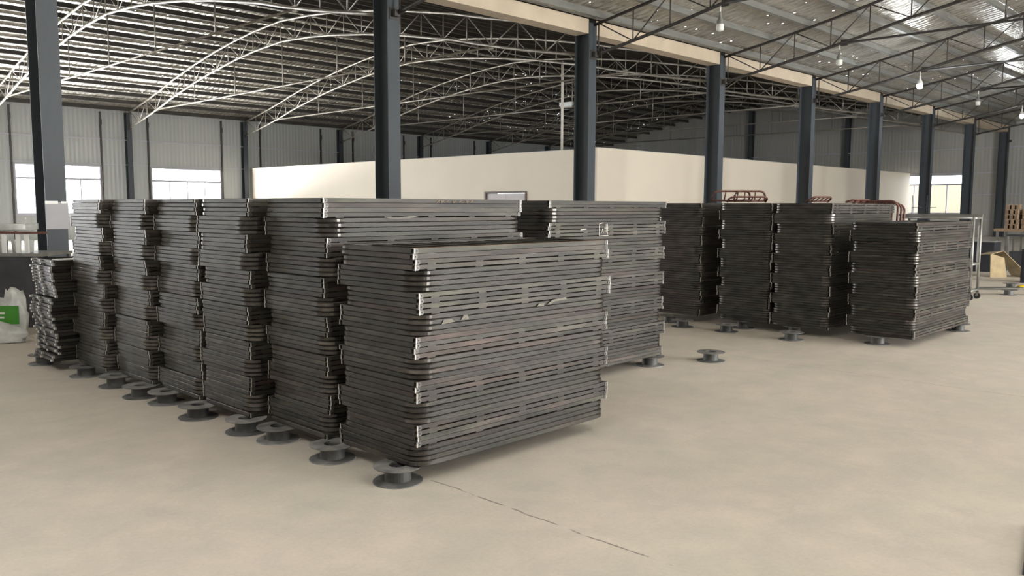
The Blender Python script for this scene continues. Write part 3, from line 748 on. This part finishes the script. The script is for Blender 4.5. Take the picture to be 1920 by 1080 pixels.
tag(obj('chalk_writing', bm, 'orange'), 'faded orange chalk scrawl along the top rail of the tall stack', 'marking')

# ---------------------------------------------------------------- wire spools
def make_spool():
    t = thing('wire_spool', '', 'spool', (0, 0, 0), 0, 'empty wire spools on the floor')
    bm = B(); r = lathe(bm, [(0.055, 0.012), (0.145, 0.006), (0.148, 0.0), (0.055, 0.0), (0.055, 0.012)], 32); obj('bottom_flange', bm, 'spool_dusty', t, False)
    bm = B(); lathe(bm, [(0.078, 0.01), (0.076, 0.09), (0.050, 0.09), (0.050, 0.01), (0.078, 0.01)], 28); obj('hub', bm, 'spool', t, False)
    bm = B(); lathe(bm, [(0.052, 0.088), (0.142, 0.090), (0.145, 0.096), (0.052, 0.0985), (0.052, 0.088)], 32); obj('top_flange', bm, 'spool_dusty', t, False)
    bm = B(); lathe(bm, [(0.024, 0.0), (0.024, 0.085), (0.016, 0.085), (0.016, 0.0), (0.024, 0.0)], 16)
    for k in range(4):
        a = k*PI/2; v = Vector((math.cos(a), math.sin(a), 0)); n = Vector((-v.y, v.x, 0))*0.002
        p0, p1 = v*0.022, v*0.052
        vs = [bm.verts.new(q) for q in (p0-n, p1-n, p1+n, p0+n, p0-n+up*0.08, p1-n+up*0.08, p1+n+up*0.08, p0+n+up*0.08)]
        for f in ((3, 2, 1, 0), (4, 5, 6, 7), (0, 1, 5, 4), (1, 2, 6, 5), (2, 3, 7, 6), (3, 0, 4, 7)): bm.faces.new([vs[i] for i in f])
    obj('core', bm, 'dark', t, False)
    return t
SP = [(2.925, 3.80, 'grey wire spool under the near corner of the short front stack, nearest the camera'),
      (2.90, 4.44, 'grey wire spool in the gap between the short front stack and the tall one'),
      (2.88, 5.07, 'dark wire spool under the middle of the tall second stack'),
      (2.83, 5.42, 'dusty grey wire spool at the near corner of the third stack'),
      (2.77, 6.05, 'dark wire spool at the back corner of the third stack in the left row'),
      (2.80, 6.68, 'dark wire spool under the middle of the fourth stack'),
      (2.74, 7.05, 'grey wire spool at the back corner of the fourth stack'),
      (2.75, 7.62, 'grey wire spool under the middle of the fifth stack'),
      (2.72, 8.27, 'grey wire spool between the fifth and sixth stacks of the left row'),
      (2.64, 9.22, 'dark wire spool at the far left under the stack of studded panels'),
      (7.60, 4.55, 'lone wire spool standing clear on the floor in the middle aisle'),
      (6.95, 4.86, 'wire spool under the right end of the chalk-marked stack'),
      (9.52, 4.60, 'nearer wire spool in front of the corner gap between the right stacks'),
      (10.02, 4.80, 'wire spool tucked under the widest right stack, behind another spool'),
      (10.0, 5.52, 'wire spool at the foot of the second stack from the left in the right row'),
      (9.55, 5.50, 'wire spool without wide flange in front of the right row, left of a flanged one'),
      (9.50, 6.13, 'flanged wire spool in front of the leftmost stack of the right row'),
      (9.78, 6.52, 'wire spool half hidden by the chalk-marked stack, in front of the right row'),
      (9.97, 3.75, 'wire spool under the left side of the lower right stack'),
      (11.80, 3.42, 'wire spool under the far right end of the lower right stack'),
      (17.35, 4.20, 'wire spool carrying the long pale tubes at the right edge'),
      (18.9, 4.55, 'dark wire spool behind the long tubes near the yellow object')]
sp0 = make_spool()
for i, (x, y, lab) in enumerate(SP):
    s = sp0 if i == 0 else dup(sp0)
    s.location = (x, y, 0); s.rotation_euler = (0, 0, i*1.3); s['label'] = lab

# ---------------------------------------------------------------- odd stack of studded panels at the far left
def make_panel():
    t = thing('studded_panel', '', 'steel panel', (0, 0, 0), 0, 'studded steel panels piled at the far left')
    bm = B(); hx, hy = 0.80, 0.30; h = 0.026
    box(bm, -hx, -hy, 0, hx, -hy+0.03, h); box(bm, -hx, hy-0.03, 0, hx, hy, h); box(bm, -hx, -hy+0.03, 0, -hx+0.03, hy-0.03, h); box(bm, hx-0.03, -hy+0.03, 0, hx, hy-0.03, h)
    for k in range(1, 6): box(bm, -hx+0.03, -hy+2*hy*k/6-0.012, 0.004, hx-0.03, -hy+2*hy*k/6+0.012, 0.018)
    obj('panel_frame', bm, 'steel', t)
    for (x, y) in ((-hx, -hy+0.02), (-hx, 0.04), (-hx, hy-0.03)):
        bm = B(); box(bm, x-0.02, y-0.015, 0.004, x-0.0005, y+0.015, 0.022); obj('lug', bm, 'bright', t)
    return t
p0 = make_panel(); NP = 32; rr = random.Random(5)
for i in range(NP):
    p = p0 if i == 0 else dup(p0)
    g = i//6; z = 0.1+(NP-1-i)*0.0305
    p.location = (2.59+0.80+rr.uniform(-0.015, 0.015)+0.02*math.sin(g*2.1), 8.95+rr.uniform(-0.012, 0.012), z)
    p.rotation_euler = (0, 0, rr.uniform(-0.02, 0.02))
    w = 'topmost of ' if i == 0 else 'lowest of ' if i == NP-1 else (ordn(i+1)+' from the top of ' if i < NP/2 else ordn(NP-i)+' from the bottom of ')
    p['label'] = 'thin steel panel with bright lugs, '+w+'the far left pile'

# ---------------------------------------------------------------- tube guards on the right row
def guard(name, loc, rot, w, h, nb, label, r=0.014):
    t = thing(name, label, 'tube guard', loc, 0, 'rusty tube guards on the right row'); t.rotation_euler = rot
    bm = B(); rr_ = 0.08; pts = [(-w/2, 0, 0), (-w/2, 0, h-rr_)]
    for k in range(1, 6): pts.append((-w/2+rr_-rr_*math.cos(k*PI/10), 0, h-rr_+rr_*math.sin(k*PI/10)))
    for k in range(0, 6): pts.append((w/2-rr_+rr_*math.sin(k*PI/10), 0, h-rr_+rr_*math.cos(k*PI/10)))
    pts.append((w/2, 0, 0)); tube(bm, pts, r, 8); obj('hoop', bm, 'redox', t, True)
    bm = B(); tube(bm, [(-w/2, 0, 0.02), (w/2, 0, 0.02)], r*0.9, 8); obj('bottom_bar', bm, 'redox', t, True)
    for k in range(nb):
        x = -w/2+w*(k+1)/(nb+1); bm = B(); tube(bm, [(x, 0, 0.02), (x, 0, h-0.01)], r*0.6, 6); obj('bar', bm, 'redox', t, True)
    return t
ZT = 0.1+49*PITCHZ
guard('tube_guard', (10.45, 6.02, ZT+0.02), (0.55, 0, -0.75), 0.52, 0.17, 2, 'rusty red tube guard standing tallest on the right row, before the column')
guard('tube_guard', (10.55, 5.78, ZT+0.02), (0.25, 0, -0.80), 0.42, 0.15, 2, 'rusty red tube guard leaning right beside the tallest one')
guard('tube_guard', (10.25, 5.66, ZT+0.02), (1.1, 0, -0.75), 0.52, 0.14, 4, 'rusty tube guard lying nearly flat in front of the standing ones')
guard('tube_guard', (10.9, 4.98, ZT+0.02), (1.0, 0, -0.3), 0.4, 0.12, 4, 'small rusty tube guard on the stack behind the middle column')
guard('tube_guard', (11.6, 4.75, ZT+0.02), (1.25, 0, -0.1), 0.5, 0.1, 2, 'rusty tube guard lying flat further right on the widest stack')
# upright headboards at the end of the widest right stack
for k in range(3):
    x = 12.10+0.10*k
    t = thing('tube_headboard', ['rusty tube headboard leaning closest to the end of the widest right stack', 'middle one of three rusty tube headboards leaning right of the stacks', 'outermost of three rusty tube headboards leaning right of the stacks'][k], 'headboard', (x, 4.72, 0), 0, 'headboards leaning at the end of the right row')
    t.rotation_euler = (0, 0.06+0.02*k, 0)
    bm = B(); w, h = 0.66, 1.69-0.02*k; rr_ = 0.10; pts = [(0, -w/2, 0.016), (0, -w/2, h-rr_)]
    for q in range(1, 6): pts.append((0, -w/2+rr_-rr_*math.cos(q*PI/10), h-rr_+rr_*math.sin(q*PI/10)))
    for q in range(0, 6): pts.append((0, w/2-rr_+rr_*math.sin(q*PI/10), h-rr_+rr_*math.cos(q*PI/10)))
    pts.append((0, w/2, 0.016)); tube(bm, pts, 0.016, 8); obj('hoop', bm, 'redox', t, True)
    for z in (0.4, 0.9, 1.4):
        bm = B(); tube(bm, [(0, -w/2, z), (0, w/2, z)], 0.012, 6); obj('cross_bar', bm, 'redox', t, True)
    for y in (-0.16, 0.0, 0.16):
        bm = B(); tube(bm, [(0, y, 0.9), (0, y, h-0.01)], 0.010, 6); obj('bar', bm, 'redox', t, True)

# ---------------------------------------------------------------- wheeled rack behind the lower right stack
t = thing('wheeled_rack', 'tall wheeled steel rack with pale uprights behind the lower right stack', 'rack', (15.80, 4.42, 0))
for k, (x, y) in enumerate(((0, 0), (0.42, 0), (0, 1.2), (0.42, 1.2))):
    bm = B(); tube(bm, [(x, y, 0.14), (x, y, 1.44)], 0.022, 8); obj('upright', bm, 'tubes', t, True)
    bm = B(); 
    for s in (-0.014, 0.014):
        pass
    tube(bm, [(x-0.016, y, 0.055), (x+0.016, y, 0.055)], 0.054, 18); w = obj('caster', bm, 'tyre', t)
    bm = B(); box(bm, x-0.026, y-0.02, 0.05, x-0.019, y+0.02, 0.14); box(bm, x+0.019, y-0.02, 0.05, x+0.026, y+0.02, 0.14); box(bm, x-0.026, y-0.02, 0.13, x+0.026, y+0.02, 0.14); obj('caster_fork', bm, 'tubes', w)
for z in (0.16, 0.62, 1.42):
    bm = B()
    for a, b in (((0, 0), (0.42, 0)), ((0.42, 0), (0.42, 1.2)), ((0.42, 1.2), (0, 1.2)), ((0, 1.2), (0, 0))): tube(bm, [(*a, z), (*b, z)], 0.020, 8)
    obj('shelf_frame', bm, 'tubes', t, True)
for k in range(4):
    bm = B(); x = 15.86+0.10*k; box(bm, x-0.02, 4.30+0.05*k, 1.441, x+0.02, 5.72-0.04*k, 1.481)
    tag(obj('square_tube', bm, ['tubes', 'rust', 'tubes', 'steel'][k]), ['pale square tube nearest, laid on top of the wheeled rack', 'second tube on the wheeled rack, brownish', 'third tube on the wheeled rack, pale', 'rearmost dark tube on the wheeled rack'][k], 'tube', 'tubes on the wheeled rack')
# thin antenna-like rods behind it
for k, (x, y) in enumerate(((16.17, 5.57), (16.06, 5.28))):
    bm = B(); tube(bm, [(x, y, 1.481 if k == 0 else 1.481), (x, y, 1.82)], 0.007, 6); tube(bm, [(x, y, 1.60), (x+0.02, y-0.16, 1.60)], 0.006, 6)
    tag(obj('upright_rod', bm, 'dark', None, True), ['thin upright rod left of the far column above the rack', 'thin upright rod in front of the far end window'][k], 'rod', 'rods standing on the rack')

# ---------------------------------------------------------------- far right clutter
def crumple(bm, amt, rs=1):
    rd = random.Random(rs)
    for v in bm.verts: v.co += Vector((rd.uniform(-amt, amt), rd.uniform(-amt, amt), rd.uniform(-amt, amt)*0.6))
def blob(name, label, cat, loc, size, m, rs, amt=0.12, rz=0, rot=None, group=None):
    bm = B(); bmesh.ops.create_icosphere(bm, subdivisions=3, radius=1)
    rd = random.Random(rs); ph = [rd.uniform(0, 6) for _ in range(6)]
    for v in bm.verts:
        c = v.co; n = math.sin(4*c.x+ph[0])*math.sin(5*c.y+ph[1])+0.6*math.sin(9*c.z+7*c.x+ph[2])+0.4*math.sin(13*c.y+ph[3])
        f = 1+amt*n; 
        if c.z < -0.55: c.z = -0.55
        v.co = Vector((c.x*size[0]*f, c.y*size[1]*f, (c.z+0.55)*size[2]*(f if c.z > -0.5 else 1)))
    o = obj(name, bm, m, None, True); o.location = loc; o.rotation_euler = rot or (0, 0, rz)
    return tag(o, label, cat, group)
# leaning cardboard sheet
t = thing('cardboard_sheet', 'folded brown cardboard sheet leaning on the floor beyond the wheeled rack', 'cardboard', (21.9, 5.45, 0), -0.8)
bm = B(); pts = [(-0.42, 0.55), (-0.15, 0.62), (0.28, 0.22), (0.40, 0.0)]
for (a, b) in zip(pts, pts[1:]):
    vs = [bm.verts.new(q) for q in ((a[0], -0.25, a[1]), (b[0], -0.25, b[1]), (b[0], 0.35, b[1]*0.9), (a[0], 0.35, a[1]*0.9), (a[0], -0.25, a[1]-0.015), (b[0], -0.25, b[1]-0.015 if b[1] > 0.1 else b[1]), (b[0], 0.35, b[1]*0.9-0.015 if b[1] > .1 else 0), (a[0], 0.35, a[1]*0.9-0.015))]
    for f in ((0, 1, 2, 3), (7, 6, 5, 4), (0, 4, 5, 1), (2, 6, 7, 3), (1, 5, 6, 2), (3, 7, 4, 0)): bm.faces.new([vs[i] for i in f])
obj('folded_flap', bm, 'card', t)
bm = B(); vs = [bm.verts.new(q) for q in ((-0.42, -0.2, 0.55), (-0.40, -0.2, 0), (-0.02, -0.2, 0), (-0.1, -0.2, 0.45), (-0.42, -0.18, 0.55), (-0.40, -0.18, 0), (-0.02, -0.18, 0), (-0.1, -0.18, 0.45))]
for f in ((0, 1, 2, 3), (7, 6, 5, 4), (0, 4, 5, 1), (1, 5, 6, 2), (2, 6, 7, 3), (3, 7, 4, 0)): bm.faces.new([vs[i] for i in f])
obj('side_flap', bm, 'card', t)
# work table with pallets
t = thing('work_table', 'long worn-topped work table with pale legs at the far right', 'table', (24.6, 4.4, 0))
bm = B(); box(bm, 0, 0, 0.98, 1.0, 2.0, 1.05); obj('tabletop', bm, 'wood', t)
for x, y in ((0.05, 0.05), (0.05, 0.7), (0.05, 1.35), (0.05, 1.92), (0.92, 0.05), (0.92, 1.92)):
    bm = B(); box(bm, x-0.025, y-0.025, 0, x+0.025, y+0.025, 0.98); obj('leg', bm, 'tubes', t)
bm = B(); box(bm, 0.08, 0.08, 0.22, 0.9, 1.9, 0.25); obj('shelf', bm, 'dark', t)
def pallet(x, y, z, rz, label, w=0.62, d=0.38):
    t = thing('wooden_crate', label, 'crate', (x, y, z), rz, 'wooden crates piled on the work table')
    for k in range(3):
        bm = B(); box(bm, -d/2, -w/2+k*(w-0.07)/2, 0.0, d/2, -w/2+0.07+k*(w-0.07)/2, 0.10); obj('bearer', bm, 'wood', t)
    for k in range(4):
        bm = B(); xx = -d/2+k*(d-0.08)/3; box(bm, xx, -w/2, 0.10, xx+0.08, w/2, 0.125); obj('deck_board', bm, 'wood', t)
for k in range(5):
    pallet(25.0, 6.05, 1.05+k*0.128, 0.1*math.sin(k*2), ('topmost' if k == 4 else 'lowest' if k == 0 else ordn(k+1)+' from the bottom')+' wooden crate of the taller pile on the work table', 0.30)
for k in range(4):
    pallet(25.1, 5.70, 1.05+k*0.128, -0.08*math.sin(k*2), ('topmost' if k == 3 else 'lowest' if k == 0 else ordn(k+1)+' from the bottom')+' wooden crate of the shorter pile on the work table', 0.27)
t = thing('steel_bin', 'dark sheet-metal bin with a pale rim beside the rack, left of the work table', 'bin', (23.2, 6.0, 0))
bm = B(); box(bm, 0, 0, 0.02, 0.6, 0.65, 0.74); obj('body', bm, 'navy', t)
bm = B(); box(bm, -0.01, -0.01, 0.74, 0.61, 0.66, 0.765); obj('rim', bm, 'tubes', t)
bm = B(); tube(bm, [(-0.06, 0.35, 0.0), (-0.06, 0.35, 1.15)], 0.02, 8); obj('handle_post', bm, 'tubes', t)
t = thing('machine_frame', 'dark welded machine frame with pale posts under the crates', 'machine', (24.0, 5.15, 0))
for x, y in ((0, 0), (0.5, 0), (0, 0.75), (0.5, 0.75)):
    bm = B(); box(bm, x-0.02, y-0.02, 0, x+0.02, y+0.02, 0.88); obj('post', bm, 'tubes', t)
bm = B(); box(bm, -0.03, -0.03, 0.88, 0.53, 0.78, 0.92); obj('top_plate', bm, 'dark', t)
bm = B(); box(bm, 0.03, 0.03, 0.10, 0.47, 0.72, 0.50); obj('gearbox', bm, 'dark', t)
bm = B(); box(bm, 20.4, 4.25, 0.0, 20.8, 4.74, 0.72); o = tag(obj('cabinet_body', bm, 'navy'), 'dark blue metal cabinet cut off by the right edge of the view', 'cabinet'); o.name = 'metal_cabinet'
bm = B(); box(bm, 20.385, 4.30, 0.06, 20.4, 4.70, 0.68); dd_ = obj('cabinet_door', bm, 'navy', o)
bm = B(); box(bm, 20.37, 4.62, 0.32, 20.385, 4.64, 0.42); obj('handle', bm, 'bright', dd_)
# long tubes on a spool
for k in range(4):
    bm = B(); a = Vector((16.85+0.06*k, 4.62, 0.118)); b = Vector((18.05+0.06*k, 3.35, 0.118)); tube(bm, [a, b], 0.018, 8)
    tag(obj('long_tube', bm, 'tubes', None, True), ['pale long tube nearest the camera, resting on a spool at the right edge', 'second long tube on the spool at the right edge', 'third long tube on the spool at the right edge', 'furthest long tube on the spool at the right edge'][k], 'tube', 'long tubes lying on a spool')
bm = B(); box(bm, -0.12, -0.05, 0, 0.12, 0.05, 0.05); box(bm, -0.03, -0.03, 0.05, 0.05, 0.03, 0.075); o = tag(obj('clamp_tool', bm, 'dark'), 'small black clamp lying left of the long tubes', 'tool'); o.location = (16.9, 4.85, 0); o.rotation_euler = (0, 0, -0.8)
t = thing('yellow_canister', 'yellow plastic canister lying by the dark spool at the right edge', 'canister', (18.75, 4.25, 0.045), -0.75)
bm = B(); tube(bm, [(-0.14, 0, 0), (0.14, 0, 0)], 0.045, 14); obj('body', bm, 'yellow', t, True)
bm = B(); tube(bm, [(-0.14, 0, 0), (-0.18, 0, 0)], 0.02, 10); obj('cap', bm, 'dark', t, True)

# blocks at the bottom right corner
bm = B()
t = thing('wooden_pallet', 'brown block-edged pallet corner at the bottom right of the view', 'pallet', (4.10, 0.86, 0), 0.185)
for k in range(3):
    bm = B(); box(bm, 0.0+k*0.215, -0.4, 0, 0.205+k*0.215, 0, 0.02); obj('board', bm, 'brick', t)
bm = B(); box(bm, -0.02, 0.0, 0, 0.66, 0.012, 0.022); obj('edge_strip', bm, 'dark', t)

# ---------------------------------------------------------------- far left goods
t = thing('goods_rack', 'waist-high rack with a dark sheet front at the far left edge', 'rack', (3.2, 12.15, 0), -0.78)
bm = B(); box(bm, -1.5, 0, 0.0, 0.33, 0.02, 0.93); obj('front_sheet', bm, 'dark', t)
bm = B(); box(bm, -1.5, -0.02, 0.93, 0.36, 0.75, 0.97); obj('rack_top', bm, 'tubes', t)
for x in (-1.4, 0.30):
    bm = B(); box(bm, x, 0.70, 0, x+0.04, 0.74, 0.93); obj('leg', bm, 'tubes', t)
bm = B(); box(bm, -1.5, 0.02, 1.22, 0.40, 0.06, 1.25); obj('upper_rail', bm, 'redox', t)
for k, x in enumerate((-0.36, -0.16, 0.02, 0.13)):
    bm = B(); box(bm, x-0.02, 0.03, 0.97, x+0.03, 0.06, 1.22); obj('upright', bm, 'white', t)
bm = B(); box(bm, -1.3, 0.2, 1.25, 0.02, 0.55, 1.33)
for v in bm.verts: pass
bmesh.ops.subdivide_edges(bm, edges=bm.edges[:], cuts=5, use_grid_fill=True)
for v in bm.verts: v.co.z += 0.012*math.sin(60*v.co.x)+0.01*math.sin(13*v.co.y)
o = obj('wrapped_tray', bm, 'bag', None, True); o.location = (3.2, 12.15, 0.0); o.rotation_euler = (0, 0, -0.78); tag(o, 'white film-wrapped tray on the far left rack', 'tray')
for k in range(3):
    x = -0.27+0.17*k
    bm = B(); lathe(bm, [(0.001, 0.0), (0.045, 0.0), (0.06, 0.16), (0.065, 0.165), (0.055, 0.165), (0.04, 0.01)], 18)
    o = obj('plastic_cup', bm, 'white', None, True)
    p = Matrix.Rotation(-0.78, 3, 'Z') @ Vector((x, 0.22, 0)); o.location = (3.2+p.x, 12.15+p.y, 0.97)
    tag(o, ['left white plastic tub on the far left rack', 'middle white plastic tub on the far left rack', 'right white plastic tub on the far left rack'][k], 'tub', 'plastic tubs on the far left rack')
blob('plastic_bag', 'upright white plastic bag with a green label at the far left', 'bag', (2.99, 11.50, 0), (0.15, 0.11, 0.36), 'bag', 3, 0.14)
lab = obj('green_label', (lambda b: (box(b, -0.22, -0.006, 0, 0.17, 0.006, 0.22), b)[1])(B()), 'green'); lab.location = (2.83, 11.30, 0.17); lab.rotation_euler = (0, 0, -0.78)
tag(lab, 'green printed card leaning on the white bag at the far left', 'card')
bm = B(); box(bm, -0.06, -0.009, 0.12, 0.01, -0.006, 0.145); box(bm, -0.05, -0.009, 0.07, 0.0, -0.006, 0.09); obj('printed_mark', bm, 'white', lab)
blob('plastic_bag', 'flat crumpled white bag on the floor at the far left edge', 'bag', (2.65, 11.02, 0), (0.34, 0.16, 0.15), 'bag', 8, 0.16, -0.7)
blob('plastic_bag', 'crumpled greyish bag on the floor beside the studded panel pile', 'bag', (3.50, 11.20, 0), (0.28, 0.18, 0.16), 'bag', 12, 0.14, -0.7)
# pale sheet edge sticking out between the panel pile and sixth stack
bm = B(); box(bm, 0, 0, 0, 0.35, 0.16, 0.008); o = tag(obj('pale_board', bm, 'white'), 'pale thin board lying on top of the far left panel pile', 'board'); o.location = (2.63, 8.61, 1.0725); o.rotation_euler = (0, 0, 0.03)
